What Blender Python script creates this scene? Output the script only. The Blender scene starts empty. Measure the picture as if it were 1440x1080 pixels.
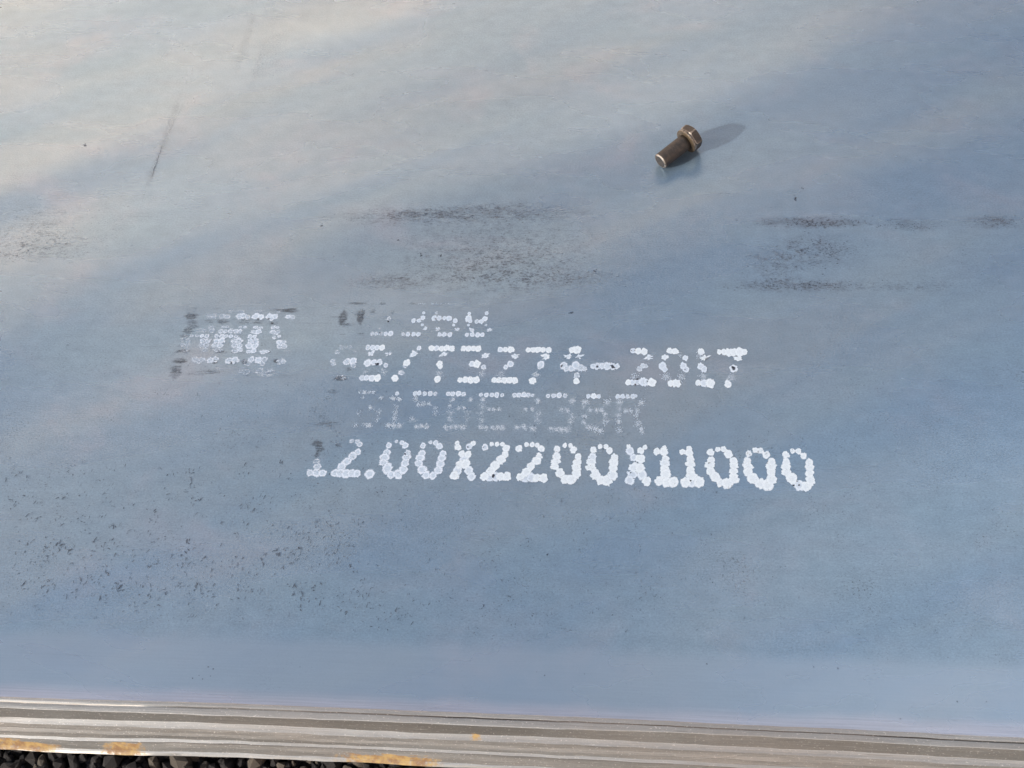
import bpy, bmesh, math, random
from mathutils import Vector, Matrix, noise
random.seed(7)
sc = bpy.context.scene
C = sc.collection
MM = 0.001

# ------------------------------------------------------------------ camera
F, CX, CY = 1900.0, 720.0, 540.0            # focal length and centre for a 1440 x 1080 frame
def unit(v): return v.normalized()
Xc = unit(Vector((17720.0, -240.0, F)))      # plate's long direction seen from the camera
dep = math.radians(52.0)                     # camera looks down by this much
nz = math.sin(dep)
# plate normal in camera axes: perpendicular to Xc, length 1
def solve_normal():
    k = math.cos(dep)**2
    b = 0.6
    for _ in range(50):
        a = (-Xc.z*nz - Xc.y*b)/Xc.x
        b = math.sqrt(max(0.0, k - a*a))
    return Vector((a, b, nz)).normalized()
Nc = solve_normal()
Yc = Nc.cross(Xc)
R = Matrix((Xc, Yc, Nc))                     # camera axes -> world axes
DIST = 1.045
cam_pos = R @ Vector((0, 0, DIST))
cd = bpy.data.cameras.new('camera'); cam = bpy.data.objects.new('camera', cd); C.objects.link(cam)
cam.matrix_world = Matrix.Translation(cam_pos) @ R.to_4x4()
cd.sensor_width = 36.0; cd.lens = 36.0*F/1440.0
cd.clip_start = 0.01; cd.clip_end = 500.0
sc.camera = cam

def at(px, py, z=0.0):
    """point of the plane z that the photograph shows at a pixel"""
    d = R @ Vector(((px-CX)/F, -(py-CY)/F, -1.0))
    t = (z - cam_pos.z)/d.z
    return cam_pos + d*t
def px_scale(px, py):
    a, b = at(px-5, py), at(px+5, py)
    return (b-a).length/10.0

# ------------------------------------------------------------------ light
s0, s1 = at(985, 216), at(1060, 184)
sh = (s1-s0); sh.z = 0; sh.normalize()
SUN_EL = math.radians(23.5)
to_sun = Vector((-sh.x*math.cos(SUN_EL), -sh.y*math.cos(SUN_EL), math.sin(SUN_EL)))
ld = bpy.data.lights.new('sun', 'SUN'); ld.energy = 5.0; ld.angle = math.radians(0.6); ld.color = (1.0, 0.94, 0.86)
sun = bpy.data.objects.new('sun', ld); C.objects.link(sun)
sun.rotation_euler = to_sun.to_track_quat('Z', 'Y').to_euler()
sun.location = to_sun*3
w = bpy.data.worlds.new('World'); sc.world = w; w.use_nodes = True
wn = w.node_tree.nodes; wl = w.node_tree.links
sky = wn.new('ShaderNodeTexSky'); sky.sky_type = 'NISHITA'; sky.sun_disc = False
sky.sun_elevation = SUN_EL
sky.sun_rotation = math.atan2(to_sun.x, to_sun.y)
sky.air_density = 1.0; sky.dust_density = 2.5; sky.ozone_density = 1.6
bg = wn['Background']; bg.inputs['Strength'].default_value = 0.138
# a broken layer of soft clouds all over the sky (flat layer: direction divided by its height)
tc = wn.new('ShaderNodeTexCoord'); sx_ = wn.new('ShaderNodeSeparateXYZ'); wl.new(tc.outputs['Generated'], sx_.inputs[0])
mx = wn.new('ShaderNodeMath'); mx.operation = 'MAXIMUM'; wl.new(sx_.outputs[2], mx.inputs[0]); mx.inputs[1].default_value = 0.06
dv = []
for k_ in (0, 1):
    q_ = wn.new('ShaderNodeMath'); q_.operation = 'DIVIDE'; wl.new(sx_.outputs[k_], q_.inputs[0]); wl.new(mx.outputs[0], q_.inputs[1]); dv.append(q_)
cb = wn.new('ShaderNodeCombineXYZ'); wl.new(dv[0].outputs[0], cb.inputs[0]); wl.new(dv[1].outputs[0], cb.inputs[1])
mp = wn.new('ShaderNodeMapping'); wl.new(cb.outputs[0], mp.inputs[0])
mp.inputs['Rotation'].default_value = (0, 0, math.radians(147.71)); mp.inputs['Location'].default_value = (-11.32, -16.001, 0)  # layer turned and shifted to shape the bright and dark reflections on the plate
cn = wn.new('ShaderNodeTexNoise'); wl.new(mp.outputs[0], cn.inputs['Vector'])
cn.inputs['Scale'].default_value = 1.0; cn.inputs['Detail'].default_value = 5.0; cn.inputs['Roughness'].default_value = 0.5
cr_ = wn.new('ShaderNodeMapRange'); wl.new(cn.outputs[0], cr_.inputs['Value'])
cr_.inputs['From Min'].default_value = 0.50; cr_.inputs['From Max'].default_value = 0.64
cm = wn.new('ShaderNodeMix'); cm.data_type = 'RGBA'; wl.new(cr_.outputs[0], cm.inputs[0]); wl.new(sky.outputs[0], cm.inputs[6])
# clouds are warmer and brighter low down all round, to warm the plate's sheen, cooler overhead
hz = wn.new('ShaderNodeMapRange'); wl.new(sx_.outputs[2], hz.inputs['Value']); hz.inputs['From Min'].default_value = 0.5; hz.inputs['From Max'].default_value = 0.8
cc_ = wn.new('ShaderNodeMix'); cc_.data_type = 'RGBA'; wl.new(hz.outputs[0], cc_.inputs[0])
cc_.inputs[6].default_value = (37.5, 24.2, 14.2, 1); cc_.inputs[7].default_value = (13.0, 13.4, 13.6, 1)
wl.new(cc_.outputs[2], cm.inputs[7])
wl.new(cm.outputs[2], bg.inputs[0])
sc.view_settings.view_transform = 'Standard'; sc.view_settings.look = 'None'
sc.view_settings.exposure = 0.12; sc.view_settings.gamma = 1.0

# ------------------------------------------------------------------ helpers
class NT:
    """small helper for node materials"""
    def __init__(s, name):
        s.m = bpy.data.materials.new(name); s.m.use_nodes = True
        s.n = s.m.node_tree.nodes; s.l = s.m.node_tree.links
        s.b = s.n['Principled BSDF']; s.out = s.n['Material Output']
    def new(s, t, **kw):
        x = s.n.new(t)
        for k, v in kw.items(): setattr(x, k, v)
        return x
    def put(s, sock, v):
        if isinstance(v, bpy.types.NodeSocket): s.l.new(v, sock)
        else: sock.default_value = v
    def obj(s):
        return s.new('ShaderNodeTexCoord').outputs['Object']
    def mapping(s, vec, scale=(1,1,1), rot=(0,0,0), loc=(0,0,0)):
        x = s.new('ShaderNodeMapping'); s.put(x.inputs['Vector'], vec)
        x.inputs['Scale'].default_value = scale; x.inputs['Rotation'].default_value = rot; x.inputs['Location'].default_value = loc
        return x.outputs[0]
    def noise(s, vec, scale, detail=3.0, rough=0.55, dist=0.0):
        x = s.new('ShaderNodeTexNoise'); s.put(x.inputs['Vector'], vec)
        x.inputs['Scale'].default_value = scale; x.inputs['Detail'].default_value = detail
        x.inputs['Roughness'].default_value = rough; x.inputs['Distortion'].default_value = dist
        return x.outputs[0]
    def voro(s, vec, scale, feature='F1'):
        x = s.new('ShaderNodeTexVoronoi', feature=feature); s.put(x.inputs['Vector'], vec)
        x.inputs['Scale'].default_value = scale
        return x.outputs[0]
    def ramp(s, fac, a, b, lo=0.0, hi=1.0):
        x = s.new('ShaderNodeMapRange', interpolation_type='SMOOTHSTEP'); s.put(x.inputs['Value'], fac)
        x.inputs['From Min'].default_value = a; x.inputs['From Max'].default_value = b
        x.inputs['To Min'].default_value = lo; x.inputs['To Max'].default_value = hi
        return x.outputs[0]
    def math(s, op, a, b=0.0, clamp=False):
        x = s.new('ShaderNodeMath', operation=op); x.use_clamp = clamp
        s.put(x.inputs[0], a); s.put(x.inputs[1], b)
        return x.outputs[0]
    def mix(s, fac, a, b):
        x = s.new('ShaderNodeMix', data_type='RGBA')
        s.put(x.inputs[0], fac)
        s.put(x.inputs[6], a if isinstance(a, bpy.types.NodeSocket) else (*a, 1))
        s.put(x.inputs[7], b if isinstance(b, bpy.types.NodeSocket) else (*b, 1))
        return x.outputs[2]
    def bump(s, h, strength, dist, normal=None):
        x = s.new('ShaderNodeBump'); s.put(x.inputs['Height'], h)
        x.inputs['Strength'].default_value = strength; x.inputs['Distance'].default_value = dist
        if normal is not None: s.l.new(normal, x.inputs['Normal'])
        return x.outputs[0]
    def attr(s, name):
        return s.new('ShaderNodeAttribute', attribute_name=name).outputs['Fac']
    def sep(s, vec):
        x = s.new('ShaderNodeSeparateXYZ'); s.put(x.inputs[0], vec); return x.outputs

def mesh_obj(name, verts, faces, mats, parent=None, smooth=False, mi=None):
    me = bpy.data.meshes.new(name); me.from_pydata([tuple(v) for v in verts], [], faces)
    for m in (mats if isinstance(mats, (list, tuple)) else [mats]): me.materials.append(m)
    if mi: me.polygons.foreach_set('material_index', mi)
    if smooth: me.polygons.foreach_set('use_smooth', [True]*len(me.polygons))
    me.update()
    o = bpy.data.objects.new(name, me); C.objects.link(o)
    if parent: o.parent = parent
    return o
def tag(o, label=None, cat=None, group=None, kind=None):
    if label: o['label'] = label
    if cat: o['category'] = cat
    if group: o['group'] = group
    if kind: o['kind'] = kind
    return o

# edge of the plate in world y (the long edge runs along world x)
EDGE_Y = at(0, 976).y

# ------------------------------------------------------------------ materials
def steel_material():
    t = NT('mill scale steel')
    P = t.obj(); xyz = t.sep(P)
    PR = t.mapping(P, (1, 1, 1), (0, 0, math.radians(-30)))      # turned first, then stretched: streaks run diagonally
    big = t.noise(t.mapping(PR, (0.7, 2.8, 1)), 3.2, 3.0, 0.5, 0.5)
    big2 = t.noise(t.mapping(P, (0.8, 2.2, 1), (0, 0, math.radians(4)), (3, 1, 0)), 6.0, 4.0, 0.55, 0.4)
    warm = t.noise(t.mapping(P, (1, 1.4, 1), (0, 0, 0.3), (7, 2, 0)), 9.0, 5.0, 0.6, 0.5)
    mid = t.noise(t.mapping(P, (1, 1.5, 1)), 60.0, 5.0, 0.65)
    fine = t.noise(t.mapping(P, (1, 1.3, 1)), 620.0, 2.0, 0.6)
    grain = t.noise(P, 1500.0, 1.0, 0.5)
    # smooth strip along the rolled edge
    wob = t.noise(t.mapping(P, (1, 0.3, 1)), 14.0, 3.0)
    yy = t.math('ADD', xyz[1], t.math('MULTIPLY', t.math('SUBTRACT', wob, 0.5), 0.012))
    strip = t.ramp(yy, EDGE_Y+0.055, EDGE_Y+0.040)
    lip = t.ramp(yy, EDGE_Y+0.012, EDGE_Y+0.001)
    col = t.mix(t.ramp(big, 0.35, 0.68), (0.200, 0.300, 0.420), (0.250, 0.332, 0.415))
    col = t.mix(t.ramp(big2, 0.40, 0.70, 0.0, 0.55), col, (0.208, 0.312, 0.41))
    col = t.mix(t.ramp(warm, 0.50, 0.85, 0.0, 0.45), col, (0.35, 0.37, 0.45))
    grainamt = t.math('SUBTRACT', 1.0, t.math('MULTIPLY', strip, 0.8))
    v = t.math('ADD', t.math('MULTIPLY', t.math('SUBTRACT', mid, 0.5), 0.35), t.math('MULTIPLY', t.math('SUBTRACT', fine, 0.5), 0.55))
    v = t.math('ADD', 1.0, t.math('MULTIPLY', v, grainamt))
    # fine lines along the rolling direction
    brush = t.noise(t.mapping(P, (1, 55, 1)), 16.0, 3.0)
    v2 = t.math('ADD', 1.0, t.math('MULTIPLY', t.math('SUBTRACT', brush, 0.5), t.math('ADD', 0.12, t.math('MULTIPLY', lip, 0.5))))
    v = t.math('MULTIPLY', v, v2)
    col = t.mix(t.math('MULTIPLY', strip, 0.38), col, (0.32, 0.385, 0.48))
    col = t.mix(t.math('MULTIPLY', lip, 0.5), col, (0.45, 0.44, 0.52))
    # fine pitting, thicker on the lower two thirds of the plate
    pn = t.noise(t.mapping(P, (1, 1.2, 1)), 560.0, 3.0, 0.8); pm = t.noise(P, 22.0, 3.0, 0.6)
    pit = t.math('MULTIPLY', t.ramp(t.math('ADD', pn, t.math('MULTIPLY', t.math('SUBTRACT', pm, 0.5), 0.35)), 0.63, 0.70), t.math('MULTIPLY', t.ramp(xyz[1], 0.12, -0.02, 0.25, 1.0), grainamt))
    v = t.math('MULTIPLY', v, t.math('SUBTRACT', 1.0, t.math('MULTIPLY', pit, 0.55)))
    hsv = t.new('ShaderNodeHueSaturation'); t.l.new(col, hsv.inputs['Color']); t.l.new(v, hsv.inputs['Value'])
    t.l.new(hsv.outputs[0], t.b.inputs['Base Color'])
    t.b.inputs['Metallic'].default_value = 0.65
    t.put(t.b.inputs['Roughness'], t.math('ADD', 0.275, t.math('MULTIPLY', t.math('SUBTRACT', big2, 0.5), 0.15)))
    n = t.bump(t.noise(t.mapping(PR, (0.45, 1.9, 1), (0, 0, 0), (1.3, 0.4, 0)), 3.4, 1.0, 0.4), 1.0, 0.0055)
    gr = t.math('SUBTRACT', t.math('MULTIPLY', t.math('ADD', fine, t.math('MULTIPLY', grain, 0.6)), grainamt), t.math('MULTIPLY', pit, 0.5))
    n = t.bump(gr, 0.32, 0.00034, n)
    t.l.new(n, t.b.inputs['Normal'])
    return t.m

def edge_material():
    t = NT('bare rolled edge steel')
    P = t.obj()
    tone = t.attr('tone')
    st = t.noise(t.mapping(P, (0.25, 40, 40)), 40.0, 5.0, 0.65)
    st2 = t.noise(t.mapping(P, (1.5, 50, 50), (0, 0, 0), (3, 0, 0)), 50.0, 4.0, 0.7)
    gr = t.noise(t.mapping(P, (1, 1, 1)), 900.0, 2.0, 0.6)
    big = t.noise(t.mapping(P, (1, 3, 3)), 5.0, 3.0)
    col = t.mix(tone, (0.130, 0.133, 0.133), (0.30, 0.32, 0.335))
    col = t.mix(t.ramp(tone, 0.0, -0.6), col, (0.05, 0.045, 0.045))  # negative tone paints the shade of the creases into the colour
    col = t.mix(t.ramp(tone, 1.0, 1.5), col, (0.72, 0.71, 0.68))  # highest tone is a painted white highlight
    spk = t.noise(t.mapping(P, (.5, 1, 1)), 1100.0, 2.0, .6)
    col = t.mix(t.ramp(spk, .62, .72, 0, .6), col, (0.55, 0.55, 0.55))
    col = t.mix(t.ramp(big, 0.4, 0.7, 0.0, 0.5), col, (0.21, 0.198, 0.192))
    v = t.math('ADD', 0.55, t.math('ADD', t.math('MULTIPLY', st, 0.45), t.math('ADD', t.math('MULTIPLY', st2, 0.25), t.math('MULTIPLY', gr, 0.22))))
    hsv = t.new('ShaderNodeHueSaturation'); t.l.new(col, hsv.inputs['Color']); t.l.new(v, hsv.inputs['Value'])
    col = hsv.outputs[0]
    thin = t.noise(t.mapping(P, (0.35, 60, 60), (0, 0, 0), (9, 2, 1)), 55.0, 2.0, 0.6)
    col = t.mix(t.ramp(thin, 0.36, 0.31, 0, .6), col, (0.05, 0.048, 0.046))
    col = t.mix(t.ramp(thin, 0.66, 0.71, 0, .5), col, (0.50, 0.51, 0.51))
    rust = t.attr('rust')
    rn = t.noise(P, 260.0, 4.0, 0.7)
    rf = t.ramp(t.math('ADD', rust, t.math('MULTIPLY', t.math('SUBTRACT', rn, 0.5), 2.0)), 0.35, 0.95, 0, .9)
    rcol = t.mix(t.ramp(t.noise(P, 150.0, 3.0), 0.35, 0.65), (0.36, 0.25, 0.09), (0.20, 0.11, 0.045))
    col = t.mix(rf, col, rcol)
    t.l.new(col, t.b.inputs['Base Color'])
    t.put(t.b.inputs['Metallic'], t.math('SUBTRACT', 0.35, t.math('MULTIPLY', rf, 0.35)))
    t.put(t.b.inputs['Roughness'], t.math('ADD', 0.40, t.math('MULTIPLY', rf, 0.4)))
    n = t.bump(t.math('ADD', st, t.math('MULTIPLY', gr, 0.25)), 0.3, 0.0006)
    t.l.new(n, t.b.inputs['Normal'])
    return t.m

def paint_material():
    """white marking paint: thin at the rim of each drop, worn and pitted"""
    t = NT('white marking paint')
    P = t.obj()
    rad, cov, streak = t.attr('rad'), t.attr('cover'), t.attr('streak')
    n1 = t.noise(P, 900.0, 3.0, 0.7)
    n2 = t.noise(P, 2600.0, 1.0, 0.5)
    ns = t.noise(t.mapping(P, (0.12, 1, 1)), 1500.0, 3.0, 0.6)
    pit = t.noise(P, 420.0, 4.0, 0.75)
    # soft centre stain and ring
    ring = t.ramp(t.math('ABSOLUTE', t.math('SUBTRACT', rad, 0.72)), 0.0, 0.30, 1.0, 0.0)
    col = t.mix(t.ramp(t.math('ADD', ring, t.math('MULTIPLY', t.math('SUBTRACT', n1, 0.5), 2.6)), -0.3, 1.1), (0.335, 0.435, 0.565), (0.475, 0.575, 0.705))
    col = t.mix(t.ramp(cov, 0.84, 1.06, 0.0, 0.7), col, t.mix(t.ramp(n1, 0.35, 0.65), (0.47, 0.565, 0.65), (0.57, 0.665, 0.74)))
    t.l.new(col, t.b.inputs['Base Color'])
    t.b.inputs['Roughness'].default_value = 0.75
    a = t.math('ADD', cov, t.math('MULTIPLY', t.math('SUBTRACT', n1, 0.5), 1.5))
    a = t.math('ADD', a, t.math('MULTIPLY', t.math('SUBTRACT', n2, 0.5), 0.9))
    a = t.math('ADD', a, t.math('MULTIPLY', streak, t.math('MULTIPLY', t.math('SUBTRACT', ns, 0.5), 3.0)))
    a = t.math('SUBTRACT', a, t.ramp(rad, 0.80, 1.0, 0.0, 0.35))
    a = t.ramp(a, 0.22, 0.62)
    pits = t.ramp(pit, 0.655, 0.69, 1.0, 0.15)
    a = t.math('MULTIPLY', a, pits)
    t.put(t.b.inputs['Alpha'], t.math('MULTIPLY', a, t.ramp(cov, 0.45, 0.95, 0.80, 0.97)))
    t.l.new(t.bump(n1, 0.4, 0.0004), t.b.inputs['Normal'])
    return t.m

def film_material(name, colr, streaky):
    t = NT(name)
    P = t.obj()
    rad, cov = t.attr('rad'), t.attr('cover')
    n1 = t.noise(P, 700.0, 4.0, 0.75)
    ns = t.noise(t.mapping(P, (0.10, 1, 1)), 900.0, 4.0, 0.65)
    a = t.math('ADD', cov, t.math('MULTIPLY', t.math('SUBTRACT', n1, 0.5), 1.2))
    if streaky: a = t.math('ADD', a, t.math('MULTIPLY', t.math('SUBTRACT', ns, 0.5), 1.8))
    a = t.math('MULTIPLY', t.ramp(a, 0.25, 1.0, 0.0, 0.5), t.ramp(rad, 0.45, 1.0, 1.0, 0.0))
    t.b.inputs['Base Color'].default_value = (*colr, 1)
    t.b.inputs['Roughness'].default_value = 0.6
    t.put(t.b.inputs['Alpha'], a)
    return t.m

def smear_material():
    t = NT('rubbed brownish scale')
    P = t.obj()
    rad, cov = t.attr('rad'), t.attr('cover')
    n1 = t.noise(t.mapping(P, (0.55, 1, 1)), 160.0, 6.0, 0.72)
    n2 = t.noise(t.mapping(P, (0.5, 1, 1)), 620.0, 3.0, 0.7)
    a = t.math('ADD', cov, t.math('ADD', t.math('MULTIPLY', t.math('SUBTRACT', n1, 0.5), 2.4), t.math('MULTIPLY', t.math('SUBTRACT', n2, 0.5), 2.2)))
    a = t.math('SUBTRACT', a, t.math('MULTIPLY', rad, 0.35))
    a = t.math('MULTIPLY', t.ramp(a, 0.0, 1.5, 0.0, 0.55), t.ramp(rad, 0.35, 1.0, 1.0, 0.0))
    t.put(t.b.inputs['Base Color'], t.mix(n1, (0.055, 0.075, 0.115), (0.085, 0.09, 0.115)))
    t.b.inputs['Roughness'].default_value = 0.6
    t.put(t.b.inputs['Alpha'], a)
    return t.m

def flake_material():
    t = NT('flaked mill scale')
    cov = t.attr('cover')
    P = t.obj()
    t.put(t.b.inputs['Base Color'], t.mix(t.attr('streak'), t.mix(t.noise(P, 90.0, 2.0), (0.016, 0.030, 0.058), (0.034, 0.042, 0.066)), (0.42, 0.46, 0.52)))  # pale colour is for the painted glints beside dark flakes
    t.b.inputs['Roughness'].default_value = 0.75
    t.put(t.b.inputs['Alpha'], t.math('MULTIPLY', cov, 0.9))
    return t.m

def bolt_material(name, base, rough, metal, warm):
    t = NT(name)
    P = t.obj()
    n1 = t.noise(P, 260.0, 5.0, 0.7); n2 = t.noise(P, 1300.0, 3.0, 0.65)
    col = t.mix(t.ramp(n1, 0.35, 0.68), base, warm)
    hsv = t.new('ShaderNodeHueSaturation'); t.l.new(col, hsv.inputs['Color'])
    t.put(hsv.inputs['Value'], t.math('ADD', 0.6, t.math('MULTIPLY', n2, 0.8)))
    t.l.new(hsv.outputs[0], t.b.inputs['Base Color'])
    t.b.inputs['Metallic'].default_value = metal
    t.put(t.b.inputs['Roughness'], t.math('ADD', rough-0.1, t.math('MULTIPLY', n1, 0.25)))
    t.l.new(t.bump(t.math('ADD', n1, n2), 0.6, 0.0005), t.b.inputs['Normal'])
    return t.m

def stone_material():
    t = NT('black crushed stone')
    P = t.obj()
    oi = t.new('ShaderNodeObjectInfo')
    n1 = t.noise(P, 240.0, 5.0, 0.7)
    col = t.mix(t.ramp(n1, 0.35, 0.7), (0.010, 0.010, 0.012), (0.045, 0.042, 0.045))
    pale = t.math('MULTIPLY', t.ramp(oi.outputs['Random'], 0.80, 0.86), 0.7)
    col = t.mix(pale, col, (0.16, 0.14, 0.115))
    t.l.new(col, t.b.inputs['Base Color'])
    t.b.inputs['Roughness'].default_value = 0.85
    t.l.new(t.bump(n1, 0.8, 0.002), t.b.inputs['Normal'])
    return t.m
def soil_material():
    t = NT('dark grit soil')
    P = t.obj()
    n1 = t.noise(P, 160.0, 6.0, 0.75)
    t.put(t.b.inputs['Base Color'], t.mix(n1, (0.008, 0.008, 0.009), (0.03, 0.027, 0.025)))
    t.b.inputs['Roughness'].default_value = 0.95
    t.l.new(t.bump(n1, 1.0, 0.004), t.b.inputs['Normal'])
    return t.m

STEEL, EDGE, PAINT = steel_material(), edge_material(), paint_material()
GHOST = film_material('dark ghost of old marking', (0.035, 0.045, 0.065), True)
RUSTFILM = film_material('brownish handling stain', (0.10, 0.075, 0.07), False)
SMEAR = smear_material()
FLAKE = flake_material()
STONE, SOIL = stone_material(), soil_material()

# ------------------------------------------------------------------ steel plate
plate = bpy.data.objects.new('steel_plate', None); C.objects.link(plate)
plate.location = (0, 0, 0)
tag(plate, 'blue-grey hot-rolled steel plate with white printed markings and ribbed rolled edge', 'steel plate')

X0, X1 = -1.6, 1.8
def xs_list():
    out = []; x = X0
    while x < X1:
        out.append(x); x += 0.006 if -0.55 < x < 0.55 else 0.04
    out.append(X1); return out
XS = xs_list()
def edge_y(x):      # the sheared line is not perfectly straight
    return EDGE_Y - 0.010*(x/0.45)**2*0.35 + 0.0006*noise.noise(Vector((x*9, 3.1, 0))) + 0.0003*noise.noise(Vector((x*70, 8.1, 0)))
YS = [0.0, 0.002, 0.006, 0.02, 0.06, 0.15, 0.3, 0.5, 0.8, 1.2, 1.8, 2.2]
v, f = [], []
for x in XS:
    for y in YS: v.append((x, edge_y(x)*(1 if y < 1 else 1)+y, 0))
n = len(YS)
for i in range(len(XS)-1):
    for j in range(n-1):
        a = i*n+j; f.append((a, a+n, a+n+1, a+1))
mesh_obj('top_face', v, f, STEEL, plate, True)

# rolled edge profile: (tilt from horizontal in degrees, height in the picture in px, tone: metal colour plus painted light and shade)
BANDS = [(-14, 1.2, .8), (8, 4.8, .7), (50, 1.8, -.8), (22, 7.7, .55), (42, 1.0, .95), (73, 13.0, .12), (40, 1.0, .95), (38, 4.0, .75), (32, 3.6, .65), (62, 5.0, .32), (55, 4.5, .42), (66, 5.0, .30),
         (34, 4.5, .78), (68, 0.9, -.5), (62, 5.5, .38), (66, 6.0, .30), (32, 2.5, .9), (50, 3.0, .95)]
XL = at(250, 990).x
depb = math.radians(66.5); S = px_scale(700, 1020)
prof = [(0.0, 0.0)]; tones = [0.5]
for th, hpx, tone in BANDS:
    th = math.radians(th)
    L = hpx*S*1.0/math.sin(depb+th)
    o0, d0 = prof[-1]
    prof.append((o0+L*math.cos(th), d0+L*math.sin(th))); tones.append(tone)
o0, d0 = prof[-1]
prof += [(o0-0.0006, d0+0.0012), (o0-0.006, d0+0.002), (o0-0.05, d0+0.002)]; tones += [.6, .3, .3]
THICK = prof[-1][1]
# each band is its own pair of rows so tone changes are crisp where the metal folds
v, f, tn, rs = [], [], [], []
rusts = [(at(25, 1045, -0.02).x, 0.028, 15, 17), (at(-30, 1040, -.02).x, 0.03, 14, 17), (at(168, 1050, -.02).x, 0.017, 14, 17), (at(545, 1068, -.02).x, 0.036, 15, 18), (at(674, 1030, -.02).x, 0.004, 6, 8)]
K = len(prof)-1
sub = 3
rows = []
for k in range(K):
    ns_ = sub if k < len(BANDS) else 1
    for q in range(ns_+1):
        t_ = q/ns_
        rows.append((prof[k][0]*(1-t_)+prof[k+1][0]*t_, prof[k][1]*(1-t_)+prof[k+1][1]*t_, k, t_))
for x in XS:
    for (o_, d_, k, t_) in rows:
        kk = k + t_
        wv = 0.0011*noise.noise(Vector((x*6, d_*160, 1.7)))*min(1, d_/0.003) + 0.0004*noise.noise(Vector((x*45, d_*500, 4.2)))*min(1, d_/0.003)
        # a lap fold: a narrow dark crevice on part of the length
        fold = 0.0
        if k in (1, 2, 3):
            g = math.exp(-((kk-2.5)/0.45)**2)
            amp = max(0.0, 0.55+1.2*noise.noise(Vector((x*7.0, 9.3, 0))))
            if -0.36 < x < 0.5: fold = 0.0022*g*amp*(1 if x < 0.05 or x > 0.25 else 0.4)
        v.append((x, edge_y(x)-o_+wv+fold*0.2, -d_+wv*0.3-fold))
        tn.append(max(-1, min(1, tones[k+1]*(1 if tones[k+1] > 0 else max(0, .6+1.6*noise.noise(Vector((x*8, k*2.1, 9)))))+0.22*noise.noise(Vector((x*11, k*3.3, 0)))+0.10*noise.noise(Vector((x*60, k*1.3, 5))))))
        if x < XL and k in (2, 17): tn[-1] = min(1.6, 1.6*min(1, (XL-x)/0.03))  # highlight painted white on the upper crease and lower lip, left end only
        r = 0.0
        for rx, rw, ka, kb in rusts:
            if ka <= kk+0.8*noise.noise(Vector((x*60, k, 5))) <= kb+1:
                r = max(r, math.exp(-((x-rx)/rw)**4)*0.95)
        rs.append(r)
n = len(rows)
for i in range(len(XS)-1):
    for j in range(n-1):
        if rows[j][2] != rows[j+1][2]: continue          # bands meet at a crisp crease
        a = i*n+j; f.append((a, a+1, a+n+1, a+n))
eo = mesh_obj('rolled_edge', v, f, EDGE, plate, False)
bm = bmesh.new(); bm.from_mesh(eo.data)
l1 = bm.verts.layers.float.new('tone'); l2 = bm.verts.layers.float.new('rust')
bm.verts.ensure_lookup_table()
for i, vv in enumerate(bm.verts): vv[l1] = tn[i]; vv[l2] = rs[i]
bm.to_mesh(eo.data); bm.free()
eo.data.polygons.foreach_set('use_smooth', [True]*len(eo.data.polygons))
# underside
v = [(X0, EDGE_Y-0.01, -THICK), (X1, EDGE_Y-0.01, -THICK), (X1, EDGE_Y+2.2, -THICK), (X0, EDGE_Y+2.2, -THICK)]
mesh_obj('underside', v, [(0, 3, 2, 1)], EDGE, plate)

# ------------------------------------------------------------------ printed dots
class Dots:
    """flat paint drops lying on the plate, collected into one mesh"""
    def __init__(s): s.v=[]; s.f=[]; s.rad=[]; s.cov=[]; s.st=[]; s.z=0
    def drop(s, px, py, r, cov=1.0, streak=0.0, sx=1.0, sy=1.0, rag=0.10, seg=22, rot=0.0):
        if seg == 22: r *= random.uniform(.94, 1.07); sx *= random.uniform(.95, 1.06); sy *= random.uniform(.95, 1.05); rag *= random.uniform(.9, 1.9)
        c = at(px, py); sc_ = px_scale(px, py)
        s.z = (s.z+1) % 60
        z = 0.00006 + s.z*0.000004 + (0.00003 if cov > .9 else 0)
        ph = random.random()*50
        a0 = at(px, py+1) ; vy = (at(px, py)-a0).length/sc_        # foreshortening of the plate
        b0 = len(s.v)
        s.v.append((c.x, c.y, z)); s.rad.append(0); s.cov.append(cov); s.st.append(streak)
        rings = (0.5, 0.8, 1.0) if seg <= 22 else (0.2, 0.35, 0.5, 0.65, 0.8, 0.9, 1.0)
        for q in rings:
            for i in range(seg):
                a = 2*math.pi*i/seg
                k = 1 + q*(rag*noise.noise(Vector((math.cos(a)*1.6+ph, math.sin(a)*1.6, 0))) + rag*0.9*noise.noise(Vector((math.cos(a)*5+ph, math.sin(a)*5, 7))) + rag*0.4*random.uniform(-1, 1))*1.6
                dx = q*k*r*sx*sc_*math.cos(a); dy = q*k*r*sy*vy*sc_*math.sin(a)
                cr, sr = math.cos(rot), math.sin(rot)
                s.v.append((c.x+dx*cr-dy*sr, c.y+dx*sr+dy*cr, z)); s.rad.append(q); s.cov.append(cov); s.st.append(streak)
        for i in range(seg):
            j = (i+1) % seg
            s.f.append((b0, b0+1+i, b0+1+j))
            for q in range(len(rings)-1):
                o = b0+1+q*seg; s.f.append((o+i, o+seg+i, o+seg+j, o+j))
    def mist(s, px, py, r, cov, sx=1.0):
        """spray speckle: many tiny drops round a centre"""
        for _ in range(int(6+cov*95*(r/4.0)**1.2)):
            s.drop(px+random.gauss(0, r*0.52*sx), py+random.gauss(0, r*0.48), random.choice((.28, .35, .43, .55)), random.uniform(.8, .98), 0, seg=5, rag=.25)
    def build(s, name, mat, parent):
        o = mesh_obj(name, s.v, s.f, mat, parent)
        me = o.data
        for nm, dat in (('rad', s.rad), ('cover', s.cov), ('streak', s.st)):
            at_ = me.attributes.new(nm, 'FLOAT', 'POINT'); at_.data.foreach_set('value', dat)
        return o

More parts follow.
